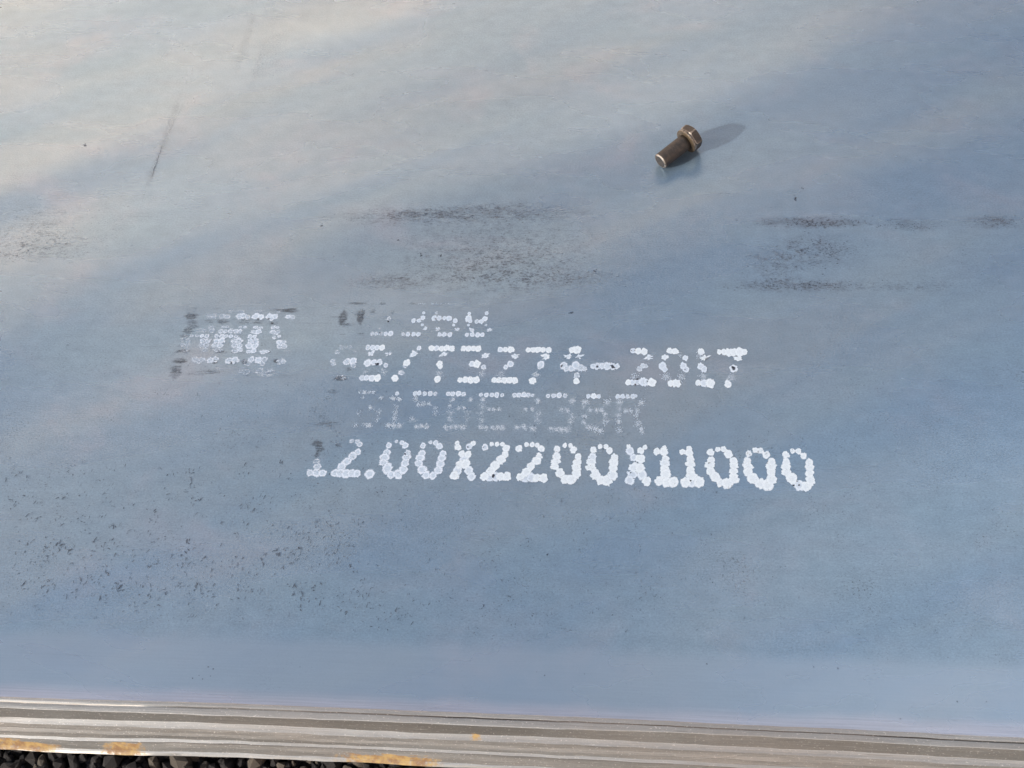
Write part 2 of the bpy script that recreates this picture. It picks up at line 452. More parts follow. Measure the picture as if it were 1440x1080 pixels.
A4 = (420, 610, 7.2); B4 = (600, 610, 7.2); C4 = (780, 610, 7.2); D4 = (960, 610, 7.2)
ROW4 = [
 ('1', A4, [(112,395,38,.7),(185,393,48,.75),(240,398,44,.8),(190,332,46,.6,0,1,.72),(180,285,40,.45,.6,1,.8),(205,240,34,.3,1,1,.2)]),
 ('2', A4, [(535,72,23,.55),(595,80,28,.6),(618,108,33,.65),(600,185,37,.8),(548,225,43,.72),(490,280,47,.8),(437,330,45,.8),(365,400,42,.8),(420,400,48,.82),(480,402,48,.85),(535,400,44,.8),(592,405,44,.85)]),
 ('.', A4, [(718,408,48,.8)]),
 ('0', A4, [(912,115,34,.8),(990,80,20,.7),(1045,88,24,.8),(1078,120,36,.85),(893,190,38,.75),(870,240,50,.8,0,1,.8),(860,295,46,.75,0,1,.8),(898,352,50,.85),(935,415,45,.85),(1005,412,50,.85),(1062,362,48,.85),(1080,297,44,.8),(1092,240,46,.75,0,1,.8),(1105,195,36,.7)]),
 ('0', A4, [(1258,122,34,.8),(1335,88,20,.75),(1388,92,26,.8),(1424,127,34,.85),(1250,200,38,.8),(1228,245,50,.85,0,1,.8),(1215,300,48,.8,0,1,.8),(1250,362,48,.85),(1290,420,42,.85),(1360,425,46,.85),(1412,372,48,.85),(1436,305,44,.8),(1448,248,44,.8,0,1,.8),(1462,202,36,.85)]),
 ('X', B4, [(310,95,22),(317,135,34),(472,98,26),(430,132,36,.85),(355,205,34),(418,210,38),(380,255,48,.85,0,1,.6),(335,310,42),(392,305,46),(315,370,48,.9),(425,370,48,.9),(283,425,46),(455,435,44,.9)]),
 ('2', B4, [(590,137,34,.8),(658,105,24),(712,108,24),(765,106,24),(805,145,38),(795,212,38),(752,262,50),(692,320,46),(648,375,44),(585,432,44),(640,435,48,.85),(695,435,48,.8),(745,435,42),(812,435,46)]),
 ('2', B4, [(935,147,34),(1012,110,26),(1068,110,26),(1120,115,26),(1158,152,36),(1138,230,36),(1112,272,46),(1055,330,46),(1010,385,44),(948,440,42),(1000,445,48,.85),(1060,445,48,.85),(1120,447,46),(1180,450,46)]),
 ('0', C4, [(24,153,32),(102,120,24),(160,120,26),(192,162,36),(20,230,40),(12,280,50,1,0,1,.6),(0,330,46,1,0,1,.75),(52,395,50),(105,460,46),(165,460,50),(222,405,50),(222,340,46),(228,285,48,1,0,1,.75),(238,235,36)]),
 ('0', C4, [(392,162,34),(460,128,26),(520,130,27),(555,172,36),(382,240,42,.9),(370,285,54,.95,0,1,.75),(368,340,50,1,0,1,.8),(412,410,54),(465,468,48),(530,475,54),(585,420,52,.95),(592,350,44),(595,290,46),(605,240,38)]),
 ('X', C4, [(748,130,22),(762,172,38,.85),(915,138,26),(872,172,37),(800,240,36,.85),(862,250,46),(800,345,50,.95),(862,345,50),(785,415,54,.85),(885,415,54,.9),(758,475,52,.85),(930,482,46)]),
 ('1', C4, [(1112,138,24),(1035,182,34),(1105,182,42),(1122,255,38),(1110,298,54,.95,0,1,.8),(1113,362,48),(1125,410,54),(1062,482,46),(1135,490,54),(1200,490,54)]),
 ('1', D4, [(66,148,28),(-1,185,34),(64,188,36),(79,258,38),(78,305,48,1,0,1,.8),(76,372,44),(90,430,54),(30,490,50),(90,495,48,.9),(165,490,58)]),
 ('0', D4, [(282,190,36),(355,157,28),(415,158,28),(462,200,40),(288,275,42),(275,315,52,1,0,1,.75),(283,380,46),(330,438,54),(385,500,50),(452,500,54),(518,455,52),(515,382,46),(518,325,50,1,0,1,.8),(515,275,40)]),
 ('0', D4, [(668,203,34),(735,165,28),(790,172,30),(848,212,38),(655,280,40),(660,328,54,1,0,1,.75),(662,388,50),(710,450,56),(785,512,54),(860,520,58),(900,465,54),(897,390,46),(892,332,54,1,0,1,.75),(902,285,42)]),
 ('0', D4, [(1045,215,38),(1112,175,28),(1172,178,30),(1222,222,38),(1048,290,42),(1045,335,54,1,0,1,.75),(1050,392,48),(1105,455,56),(1180,520,54,.9),(1250,535,56),(1295,475,52),(1285,400,48),(1282,340,48,1,0,1,.75),(1283,290,40)]),
]
E2 = (450, 475, 7.2); F2 = (640, 475, 7.2); G2 = (830, 475, 6.0)
ROW2 = [
 ('G', E2, [(215,98,24,.35,.5),(260,98,24,.35,.5),(310,95,22,.35,.5),(175,148,26,.45,.6),(350,140,24,.25,.7),(130,235,30,.55,.4,1,.7),(135,268,30,.55,.5,1,.7),(275,245,32,.7,.2),(335,240,36,.8,.1),(340,280,28,.45,.5),(235,405,30,.25,.8),(190,400,26,.2,.8)]),
 ('B', E2, [(485,98,26,.7),(530,98,26,.85),(578,100,26,.9),(630,100,30),(518,160,31,.9,0,1,.72,'t'),(695,162,28,.8,0,1,.7,'t'),(480,258,36,.9),(545,250,32,.85),(602,250,34,.8),(665,280,24,.7),(465,345,30,'m.35'),(640,352,36,'m.5'),(425,408,30,.7),(470,408,30,.8),(525,410,32,.9),(580,410,34)]),
 ('/', E2, [(1003,105,25,.85),(952,165,36,.9,0,1,.8,'t'),(880,255,34),(862,288,26,.5),(825,355,36,.6,.4,1,.75),(760,412,33)]),
 ('T', E2, [(1130,105,28),(1180,108,28,.85),(1230,108,28),(1280,105,28),(1332,112,30),(1246,172,33,.9,0,1,.75,'t'),(1210,265,32),(1218,290,22),(1205,360,38,'m.5'),(1190,420,33)]),
 ('3', F2, [(85,110,28),(135,110,28),(185,110,28),(235,112,30),(306,182,34,.9,0,1,.75,'t'),(170,265,30,.9),(222,265,33),(288,298,28,.7),(278,368,38,'m.5'),(50,428,28),(105,428,30),(160,430,32),(215,430,32)]),
 ('2', F2, [(458,120,28,.9),(510,118,26),(565,120,32),(607,185,33,.9,0,1,.8,'t'),(560,265,35,.8),(513,298,24,.8),(460,372,36,'m.4'),(395,430,28),(445,430,32),(495,430,32),(550,432,34),(605,435,32)]),
 ('7', F2, [(742,122,26),(790,122,28),(840,122,28),(890,122,28),(945,125,30),(915,190,36,.95,0,1,.75,'t'),(868,270,34,.85),(855,300,22,.7),(818,378,38,'m.75'),(787,435,33)]),
 ('4', F2, [(1180,125,28),(1235,122,37),(1143,190,33,.9,0,1,.8,'t'),(1252,192,31,.9,0,1,.75,'t'),(1100,283,40,.75),(1130,312,34,.7),(1180,312,34,.75),(1222,280,42,.8),(1270,305,36,.65),(1310,314,26,.6),(1232,385,40,.6,.3,.9,.9),(1228,442,32)]),
 ('-', G2, [(25,240,22,.8),(60,240,28,.75),(100,240,26,.8),(145,240,30,.8),(190,240,28,.75),(225,242,22,.8)]),
 ('2', G2, [(362,110,22,.85),(405,112,25),(455,115,28),(497,164,28,.9,0,1,.75,'t'),(445,235,24,.65),(415,262,24,.6),(470,240,18,.6),(370,325,34,'m.4'),(320,378,24),(355,378,25,.85),(400,375,26,.75),(445,375,33,.85),(520,378,33),(480,375,28,.85)]),
 ('0', G2, [(670,112,23),(712,115,30,1,0,1,.75),(630,165,28,.95,0,1,.75,'t'),(803,170,24,.9),(610,240,32,.85),(628,265,24,.8),(785,240,26,.85),(808,266,26,.8),(645,330,34,'m.8'),(770,335,34,'m.6'),(760,150,24,'m.15'),(680,384,26),(728,384,36,1,0,1,.8)]),
 ('1', G2, [(935,118,28),(920,150,30,'m.3'),(965,172,30,1,0,1,.75,'t'),(933,245,27,.85),(960,265,29,.8),(950,330,32,'m.8'),(910,383,25),(960,385,30,.9),(1012,385,39)]),
 ('7', G2, [(1090,120,20),(1130,120,26),(1170,122,28),(1210,122,30),(1260,120,36),(1300,122,28),(1250,175,33,1,0,1,.72,'t'),(1210,260,31,.9),(1190,338,32,'m.8'),(1162,390,29)]),
]
H1 = (460, 420, 5.76)
ROW1 = [
 ('2', H1, [(500,162,20,.5),(428,245,14,.4),(365,285,18,.6),(400,285,18,.6),(435,285,18,.5),(475,285,20,.75),(515,285,23,.8)]),
 ('3', H1, [(782,115,13,.75),(775,155,21,.8),(742,178,19,.8),(700,178,19,.8),(770,212,12,.8),(795,242,17,.75,0,1,.8,'t'),(615,288,16,.6),(655,288,19,.75),(700,288,19,.8),(740,288,22,.8)]),
 ('5', H1, [(885,115,14,.5),(868,158,23,.8),(908,158,23,.75),(950,158,18,.8),(988,160,25,.85),(1038,180,22,.85),(1026,215,13,.8),(898,248,18,.6,0,1,1,'t'),(1052,248,17,.7,0,1,.8,'t'),(912,292,18,.8),(950,292,21,.8),(995,292,21,.8)]),
 ('B', H1, [(1152,120,14,.85),(1145,160,26,.9),(1160,182,18,.8),(1292,118,18,.75),(1278,162,23,.9),(1248,185,20,.85),(1212,185,18,.65),(1145,215,12,.8),(1287,215,12,.6),(1172,255,18,.7,0,1,1.1,'t'),(1315,255,18,.75,0,1,.8,'t'),(1132,293,19,.8),(1175,292,19,.8),(1220,295,21,.85),(1258,293,19,.85)]),
]
I3 = (430, 540, 5.76); J3 = (670, 540, 5.76)
def m(x): return 'm%.2f' % x
ROW3 = [
 ('8', I3, [(430,70,12,m(.2)),(475,70,18,m(.9)),(515,70,17,.45,.2,1,.8),(548,70,17,.5,.2,1,.8),(465,112,14,m(.2)),(610,115,16,m(.5)),(525,190,24,m(.5)),(440,230,26,m(.12)),(590,225,26,m(.16)),(575,285,26,m(.18)),(400,335,20,m(.3)),(480,330,20,m(.4)),(515,338,22,m(1.0))]),
 ('1', I3, [(740,78,16,.7),(708,118,20,m(.9)),(755,122,18,m(.9)),(735,190,22,m(.3)),(728,230,26,m(.35)),(722,280,26,m(.4)),(668,335,22,m(1)),(710,337,22,m(1)),(755,338,22,m(1))]),
 ('5', I3, [(885,78,18,.75),(918,75,18,.8),(963,78,18,.7),(1008,78,18,.7),(1050,80,16,.6),(890,120,20,m(.8)),(915,168,20,m(.5)),(955,162,20,m(.6)),(1000,165,20,m(.6)),(1055,200,24,m(.25)),(1050,240,26,m(.2)),(865,290,28,m(.45)),(900,345,20,m(.8)),(940,340,22,m(.9)),(985,345,22,m(.8))]),
 ('B', I3, [(1155,80,18,.75),(1190,80,18,.8),(1235,78,22,.9),(1280,82,20,.7),(1190,128,20,m(.7)),(1335,128,20,m(.7)),(1170,180,24,m(.35)),(1170,230,26,m(.35)),(1165,285,28,m(.45)),(1240,200,18,m(.6)),(1280,198,18,m(.6)),(1315,230,26,m(.2)),(1305,280,26,m(.2)),(1135,350,22,m(.8)),(1175,350,20,m(.7)),(1220,348,24,m(1)),(1275,352,24,m(.9))]),
 ('E', J3, [(35,88,16,.75),(80,88,18,.8),(125,88,18,.8),(165,90,20,.8),(208,92,16,.7),(55,130,24,m(.8)),(45,180,26,m(.4)),(100,205,18,m(.5)),(140,205,20,m(.7)),(185,208,16,m(.7)),(40,240,26,m(.35)),(40,300,26,m(.35)),(35,350,22,m(.8)),(80,355,20,m(.7)),(130,355,20,m(.8)),(170,355,20,m(.8)),(210,358,24,m(1))]),
 ('3', J3, [(308,90,18,.7),(345,90,18,.8),(385,88,20,.8),(420,90,18,.75),(455,92,14,.7),(497,135,24,m(.9)),(400,208,18,m(.6)),(450,205,20,m(.6)),(500,245,30,m(.4)),(490,295,30,m(.4)),(325,355,22,m(.8)),(385,352,26,m(.9)),(455,358,26,m(1))]),
 ('3', J3, [(580,97,16,.75),(625,95,18,.7),(670,93,20,.8),(718,97,18,.6),(778,142,26,m(.8)),(690,210,20,m(.5)),(740,215,22,m(.6)),(775,262,28,m(.45)),(765,305,26,m(.45)),(605,365,24,m(.7)),(645,370,20,m(.7)),(685,368,26,m(.9)),(735,370,26,m(1))]),
 ('8', J3, [(908,98,18,.85),(950,98,22,.95),(990,102,18,.85),(880,148,28,m(.8)),(1062,150,28,m(.8)),(925,210,22,m(.7)),(975,215,22,m(.7)),(1015,215,22,m(.7)),(870,190,20,m(.3)),(875,265,28,m(.55)),(870,315,24,m(.5)),(1045,250,28,m(.6)),(1045,305,30,m(.5)),(915,355,26,m(.8)),(965,365,26,m(.9)),(1005,380,26,m(.9))]),
 ('R', J3, [(1145,102,18,.8),(1185,102,18,.75),(1225,102,18,.7),(1265,102,18,.7),(1290,97,13,.7),(1160,148,26,m(.8)),(1338,150,26,m(.8)),(1160,200,26,m(.4)),(1205,218,22,m(.6)),(1250,220,22,m(.6)),(1305,215,24,m(.5)),(1150,255,26,m(.6)),(1150,305,26,m(.7)),(1295,255,24,m(.5)),(1310,320,28,m(.7)),(1160,375,24,m(.7)),(1335,370,24,m(.7)),(1345,400,14,m(.3))]),
]
def build_line(rows, fat=1.0):
    root = None
    objs = []
    for ch, (ox, oy, k), dots in rows:
        D = Dots()
        for d in dots:
            x, y, r = ox+d[0]/k, oy+d[1]/k, d[2]/k
            cov = d[3] if len(d) > 3 else 1.0
            st = d[4] if len(d) > 4 else 0.0
            sx = d[5] if len(d) > 5 else 1.0
            sy = d[6] if len(d) > 6 else 1.0
            if isinstance(cov, str): D.mist(x, y, r, float(cov[1:]))
            elif len(d) > 7: D.drop(x, y, r, cov, st, sx*1.1, sy*.9, rag=.32, rot=math.radians(38))
            else: D.drop(x, y, r*fat, cov, st, sx, sy)
            if not isinstance(cov, str) and cov < .9 and r > 2.5:
                for _ in range(3): D.drop(x+random.gauss(0, r*.9), y+random.gauss(0, r*.8), .3, .9, seg=5)
        objs.append((ch, D))
    return objs
def printed_line(label, rows, fat=1.0):
    e = bpy.data.objects.new('printed_line', None); C.objects.link(e); e.parent = plate; e['label'] = label
    for ch, D in build_line(rows, fat): D.build('printed_character', PAINT, e)
    return e
l1_ = printed_line('worn top line of white dot-matrix print, ending 3 5 B', ROW1)
l2_ = printed_line('white dot-matrix print reading GB/T3274-2017', ROW2, 1.08)
l3_ = printed_line('faint misty dot-matrix print reading 815BE338R', ROW3, 1.12)
l4_ = printed_line('bold bottom line of white print reading 12.00X2200X11000', ROW4)
# specks above the top line
D = Dots()
for _ in range(60): D.drop(random.uniform(588, 688), 427.5+random.gauss(0, .7), random.choice((.3, .4, .5)), .9, seg=5)
D.build('paint_speck', PAINT, l1_)

# worn emblem left of the print
K1 = (230, 420, 7.2)
LOGO = [(455,182,26,.4),(510,182,30,.45),(590,180,28,.5),(645,182,30,.5),(765,182,34,.65),(815,175,34,.7),(850,190,26,.6),(930,182,36,.85),(982,184,34,.9),(1070,180,32,.85),(1128,182,32,.8),(1095,200,26,.75),(1260,182,26,.75),(1305,190,28,.55),
 (470,290,26,.4),(500,290,22,.4),(605,288,22,.5),(645,288,22,.5),(778,290,18,.6),(828,292,20,.7),(935,292,24,.7),(985,295,22,.7),(1112,292,24,.7),(1155,292,22,.7),
 (360,325,26,.3),(415,325,28,.4),(490,325,28,.5),(580,332,28,.6),(630,330,28,.65),(680,330,28,.65),(730,330,28,.65),(775,332,26,.65),(915,338,28,.7),(965,335,32,.75),(1110,340,28,.65),(1158,338,28,.6),
 (230,378,22,.3),(285,378,22,.45),(340,378,22,.5),(390,380,24,.8),(440,380,24,.65),(538,380,24,.7),(590,380,24,.7),(635,380,22,.7),(683,382,22,.8),(735,382,22,.65),(880,385,24,.75),(925,385,24,.8),(1122,395,22,.7),(1170,384,18,.7),
 (200,420,28,.35),(250,425,28,.4),(395,428,30,.6),(445,430,30,.6),(535,430,34,.75),(590,428,34,.8),(710,430,30,.65),(765,432,36,.7),(880,430,34,.75),(935,430,34,.75),(1170,440,30,.8),(1210,440,28,.65),
 (195,465,25,.45),(245,465,25,.4),(385,470,32,.45),(430,470,30,.5),(520,475,30,.65),(575,475,30,.7),(715,475,32,.65),(770,478,32,.7),(865,480,34,.8),(925,480,34,.8),(1175,485,30,.7),(1225,485,30,.6),
 (225,518,36,.3),(420,520,36,.35),(530,520,30,.5),(575,522,26,.5),(725,528,38,.55),(775,522,28,.7),(865,538,30,.75),(915,528,30,.8),(1010,540,32,.7),(1045,535,24,.75),(1250,535,30,.2),
 (315,612,34,.5),(350,635,34,.5),(390,618,34,.5),(475,625,36,.65),(525,618,34,.6),(660,628,38,.65),(725,622,38,.7),(815,640,35,.35),(885,620,35,.65),(960,622,36,.75),(1020,620,34,.6),(1000,660,30,.45),(1180,635,36,.5),(1215,640,28,.6),(855,660,30,.35),
 (800,730,36,.25),(840,745,36,.25),(975,738,44,.4),(1030,765,44,.4),(1080,745,44,.35),(1150,740,40,.15),(560,715,60,.15),
 (700,130,40,.3),(780,130,40,.35),(975,130,34,.3),(1165,135,36,.25)]
D = Dots()
for i_, (x, y, r, c_) in enumerate(LOGO):
    flat = .35 if y < 150 or r > 50 else (.68 if y in range(270,300) or 500 < y < 560 else .88)
    D.drop(K1[0]+x/7.2, K1[1]+y/7.2, r/7.2*1.04, c_, .55 if c_ < .75 else .25, 1.08, flat, rag=.16)
em = D.build('printed_emblem', PAINT, plate); em['label'] = 'worn dotted emblem left of the printed lines, wiped sideways'

# dark ghosts of older marks
class Single:
    n = 0
    def __init__(s, name, mat, seg=22): s.a = (name, mat); s.first = None
    def drop(s, *a, **k):
        d = Dots(); Single.n += 1; d.z = 0; d.drop(*a, **k); d.v = [(p[0], p[1], 0.00004+Single.n*0.0000022) for p in d.v]; o = d.build(s.a[0], s.a[1], plate)
G = Single('ghost_smudge', GHOST)
GH = [(290,110,46,.5,1.3,.5),(270,180,46,.7,1.2,.8),(325,175,34,.6,1,.8),(285,240,50,.6,1.3,.6),(290,285,46,.6,1.5,.5),(250,325,50,.6,1.3,.6),(210,380,40,.5,1.6,.6),(190,425,40,.4,1.6,.6),(180,470,36,.4,1.6,.6),(200,530,40,.7,1.7,.5),(160,630,50,.7,1.5,.6),(185,632,40,.5,1.7,.6),
 (125,710,70,.65,1,.6),(120,760,70,.65,1,.7),(600,232,50,.6,1.3,.5),(455,232,46,.5,1.4,.5),(820,232,60,.5,1.2,.5),(960,236,46,.5,1.2,.5),(1110,245,44,.4,1.2,.6),(1290,120,60,.85,1.2,.45),(1190,118,60,.6,1.6,.3),(440,540,60,.3,2,.4),(570,535,34,.7,1.3,.4),
 (470,740,90,.5,1.5,.4),(310,760,60,.4,1.6,.6),(880,770,60,.35,1.5,.5),(500,100,60,.35,2,.3),(700,545,90,.3,2.5,.3),(1190,770,110,.3,2,.3),(80,550,90,.3,2,.25)]
for (x, y, r, c_, sx, sy) in GH: G.drop(K1[0]+x/7.2, K1[1]+y/7.2, r/7.2*1.15, c_, 1, sx, sy, rag=.2)
for (x, y, r, c_) in [(1068,540,13,1.6),(1140,632,22,1.5),(520,640,22,1.3),(820,640,26,1.4),(960,205,12,1.4),(1065,205,12,1.4),(700,645,24,1.0),(1100,250,12,1.2),(700,545,10,.9)]:
    G.drop(K1[0]+x/7.2, K1[1]+y/7.2, r/7.2*1.3, c_, 0, 1.3, .9)
for (x, y, rx, ry, c_) in [(482,446,6,10,.85),(507,446,6,10,.85),(482,455,7,5,.5),(507,440,8,6,.5),(493,457,9,3,.45),(502,427,14,1.4,.8),(525,438,4,3,.6),(538,427,5,2,.6),(552,439,4,2.5,.4),(470,446,12,1,.5),(508,470,7,2,.5),(480,470,7,1,.5),(580,427,5,2,.5),
   (446,624,9,4,.85),(450,631,8,5,.75),(446,640,6,4,.6),(476,626,5,4,.5),(460,596,16,4,.55),(456,586,9,5,.45),(468,551,10,3,.6),(462,559,5,3,.5),(478,532,11,4,.75),(490,520,5,3,.5),(470,415+12,8,1,.4),
   (443,578,2,6,.4),(490,533,9,3,.4),(300,470,40,3,.14),(460,600,50,30,.12)]:
    G.drop(x, y, rx, c_, 1, 1.1, 1.25*ry/rx, rag=.25)
pass

# paint scraped away inside drops: small dark chips that sit on the print
# ------------------------------------------------------------------ flaked scale, pits and scuffs
class Chips(Dots):
    def stroke(s, px, py, L, wd, ang, bend, cov, tone=0.0):
        c = at(px, py); k = px_scale(px, py); vy = 1.18
        n_ = 5; L *= k; wd *= k; b0 = len(s.v)
        s.z = (s.z+1) % 60; z = 0.00035+s.z*0.000003
        x, y, a = c.x, c.y, ang
        for i in range(n_):
            t_ = i/(n_-1); ww = wd*(0.35+0.9*math.sin(math.pi*min(.95, max(.08, t_))))*random.uniform(.6, 1.25)
            nx, ny = -math.sin(a), math.cos(a)
            s.v += [(x+nx*ww/2, y+ny*ww/2*vy, z), (x-nx*ww/2, y-ny*ww/2*vy, z)]
            s.rad += [0, 0]; s.cov += [cov, cov]; s.st += [tone, tone]
            x += math.cos(a)*L/(n_-1); y += math.sin(a)*L/(n_-1)*vy; a += bend+random.gauss(0, .35)
        for i in range(n_-1):
            o = b0+i*2; s.f.append((o, o+1, o+3, o+2))
P_ = Chips()
def worms(cx, cy, rx, ry, n_, lmin, lmax, cov, wd=(.7, 1.5), flat=False, clump=0.6):
    cen = []
    for _ in range(n_):
        if cen and random.random() < clump:
            q = random.choice(cen[-6:]); x, y = q[0]+random.gauss(0, 7), q[1]+random.gauss(0, 6 if not flat else 3)
        else:
            x, y = cx+random.uniform(-1, 1)*rx, cy+random.uniform(-1, 1)*ry
            cen.append((x, y))
        if y > 905+x*0.02 or y < 0: continue
        ang = random.gauss(0, .5)+(0 if random.random() < .5 else math.pi) if flat else random.uniform(0, 2*math.pi)
        if not flat and random.random() < .55: ang = random.gauss(math.radians(70), .45)
        L_ = random.uniform(lmin, lmax)*random.choice((.4, .5, .7, .9)); bn = random.uniform(-.5, .5)
        P_.stroke(x, y, L_, random.uniform(*wd), ang, bn, random.uniform(cov*.3, cov*.85))
        if random.random() < .12: P_.stroke(x+.8, y+1.1, L_*.5, .6, ang, bn, .28, 1.0)  # pale stroke: painted glint where a curled flake catches light
def specks(cx, cy, rx, ry, n_, cov, rmin=.35, rmax=1.1, gauss=True, arc=0.0):
    for _ in range(n_):
        u = random.gauss(0, .5) if gauss else random.uniform(-1, 1)
        w_ = random.gauss(0, .5) if gauss else random.uniform(-1, 1)
        x = cx+u*rx; y = cy+w_*ry+arc*u*u
        if random.random() > 0.25+1.1*max(0, 0.5+noise.noise(Vector((x*.05, y*.12, 3.3)))): continue
        r = random.uniform(rmin, rmax)*random.choice((.6, .8, 1.0))
        P_.drop(x, y, r*.9, random.uniform(cov*.15, cov*.55), 0, random.uniform(1, 2.0), random.uniform(.5, .9), rag=.3, seg=6)
# lower part of the plate: short curled flakes
worms(420, 740, 420, 130, 1700, 1.2, 3.2, .6, (.5, 1.1), clump=.35)
worms(950, 770, 440, 125, 1300, 1.0, 2.6, .5, (.5, 1.0), clump=.35)
worms(250, 760, 240, 110, 620, 2.5, 8.5, .8)
worms(180, 800, 150, 40, 110, 4, 10, .85, (1.0, 2.0))
worms(420, 800, 90, 60, 130, 3, 8.5, .8, (.9, 1.8))
worms(80, 690, 90, 40, 50, 3, 7, .5)
worms(700, 790, 230, 105, 300, 2, 6.5, .65)
worms(560, 840, 60, 40, 50, 3, 7, .75)
worms(1000, 780, 60, 100, 80, 2, 5, .6)
worms(1200, 810, 230, 90, 120, 2, 5, .4)
worms(1080, 630, 50, 18, 60, 2, 5, .7)
worms(350, 590, 130, 50, 100, 2, 5.5, .5)
worms(700, 580, 260, 55, 140, 1.5, 4.5, .55)
worms(480, 640, 60, 60, 50, 2, 5, .5)
worms(1180, 540, 90, 50, 40, 1.5, 4, .5)
worms(200, 520, 180, 40, 60, 2, 6, .45, flat=True)
worms(720, 700, 640, 20, 120, 1.5, 4, .45)
# dark speckled scuffs across the upper half
specks(700, 296, 120, 12, 460, .6, arc=10)
specks(560, 302, 90, 9, 220, .55)
specks(500, 312, 70, 12, 90, .6)
specks(700, 355, 160, 52, 1900, .60)
specks(700, 372, 120, 26, 700, .55)
specks(640, 385, 60, 16, 300, .6)
specks(540, 395, 60, 10, 220, .5)
specks(780, 392, 140, 12, 420, .6)
specks(1140, 313, 70, 7, 520, .85, .4, 1.4)
specks(1270, 316, 60, 9, 260, .6)
specks(1400, 312, 45, 9, 300, .7)
specks(1150, 352, 60, 22, 620, .75, .4, 1.3)
specks(1100, 375, 50, 28, 420, .65)
specks(1120, 402, 95, 8, 620, .75, .4, 1.2)
specks(1300, 370, 120, 40, 500, .4)
specks(1410, 375, 50, 30, 200, .45)
specks(1280, 402, 130, 8, 200, .35)
specks(1230, 215, 170, 60, 120, .3)
specks(1180, 275, 120, 20, 120, .4)
specks(60, 330, 100, 55, 520, .45)
specks(40, 355, 70, 12, 200, .6)
specks(150, 330, 26, 60, 240, .4)
specks(120, 500, 160, 60, 260, .4)
specks(380, 90, 60, 40, 60, .35)
specks(700, 195, 130, 40, 120, .35)
specks(720, 480, 700, 230, 900, .35, gauss=False)
specks(720, 800, 720, 100, 1500, .45, .3, .8, gauss=False)
for x, y in [(94,947),(170,958),(285,955),(300,941),(293,938),(422,938),(280,950),(755,945),(822,948),(766,950),(994,934),(1144,938),(1178,940),(1346,987),(1387,987),(1266,1011),(296,951),(271,954)]:
    P_.drop(x, y, random.uniform(.6, 1.3), .55, seg=8, rag=.3)
for x, y, s_ in [(1117,277,2.6),(1128,265,1.6),(620,360,1.8),(592,359,2.0),(560,338,1.2),(803,440,1.8),(120,204,2.0),(835,381,2.5),(452,318,1.8)]:
    for _ in range(5): P_.drop(x+random.gauss(0, s_*.6), y+random.gauss(0, s_*.5), random.uniform(.5, 1.1)*s_*.6, .55, seg=8, rag=.35)
# chips out of the printed drops
for x, y, r in [(694,668,2.6),(531,512,2.6),(693,670,1.8),(570,639,1.6),(500,663,1),(746,673,1.2),(891,653,1.6),(885,672,2.2),(897,648,1.8),(887,665,1.3),(971.5,676,1.4),(862,516,2.6),(839,516,1.6),(911,536.5,2.0),(989,541.5,2.2),(897,534,1.8),(894,541,1.4),(1031.5,518.5,2.8),(790,515,1.8),(803,522,1.4),(793,521,1.2),(903,518,1.3),(893,493,1.1),(888,493,.8),(963,520,1),(490,509.5,1.7),(658,629,1),(680,629,1),(997,651,1),(1124,682,1.4),(1116,683,1.6),(1121,677,1),(613,449,1.5),(534,468,1.3),(546,452,1.4),(1049,652,1),(829,645,.9),(830,654.5,.9)]:
    for _ in range(4): P_.drop(x+random.gauss(0, r*.45), y+random.gauss(0, r*.35), r*random.uniform(.35, .75), .85, seg=9, rag=.4)
fl = P_.build('scale_flakes', FLAKE, plate); fl['kind'] = 'stuff'
# thin scratches
def scratch(x0, y0, x1, y1, wd, cov, n_=30):
    Sx = Chips(); prev = None; px_ = 0
    for i in range(n_+1):
        t_ = i/n_; c = at(x0+(x1-x0)*t_+random.gauss(0, .35), y0+(y1-y0)*t_+random.gauss(0, .35)); k = px_scale(x0, y0)
        a, b = at(x0, y0), at(x1, y1); d = (b-a).normalized(); w_ = wd*k*random.uniform(.3, 1.1)/2*math.sin(math.pi*min(.97, max(.03, t_)))**.5
        Sx.v += [(c.x-d.y*w_, c.y+d.x*w_, .0003), (c.x+d.y*w_, c.y-d.x*w_, .0003)]
        cc = cov*random.uniform(.3, 1); Sx.rad += [0, 0]; Sx.cov += [cc, cc]; Sx.st += [0, 0]
        if i: o = 2*i-2; Sx.f.append((o, o+1, o+3, o+2))
    Sx.build('scratch', FLAKE, plate)
scratch(258, 147, 230, 200, 1.1, .35); scratch(230, 200, 211, 256, 1.8, .45, 24)
scratch(318, 144.5, 402, 145, .7, .45); scratch(178, 304.5, 224, 305.5, .7, .5); scratch(205, 268, 200, 285, 1, .25, 8)
scratch(20, 918, 200, 926, 1.0, .15); scratch(240, 417, 290, 418, .7, .4, 12); scratch(190, 487, 265, 489, .8, .4, 16)
scratch(420, 455, 470, 455, .7, .4, 12); scratch(700, 930, 760, 931, .8, .1)
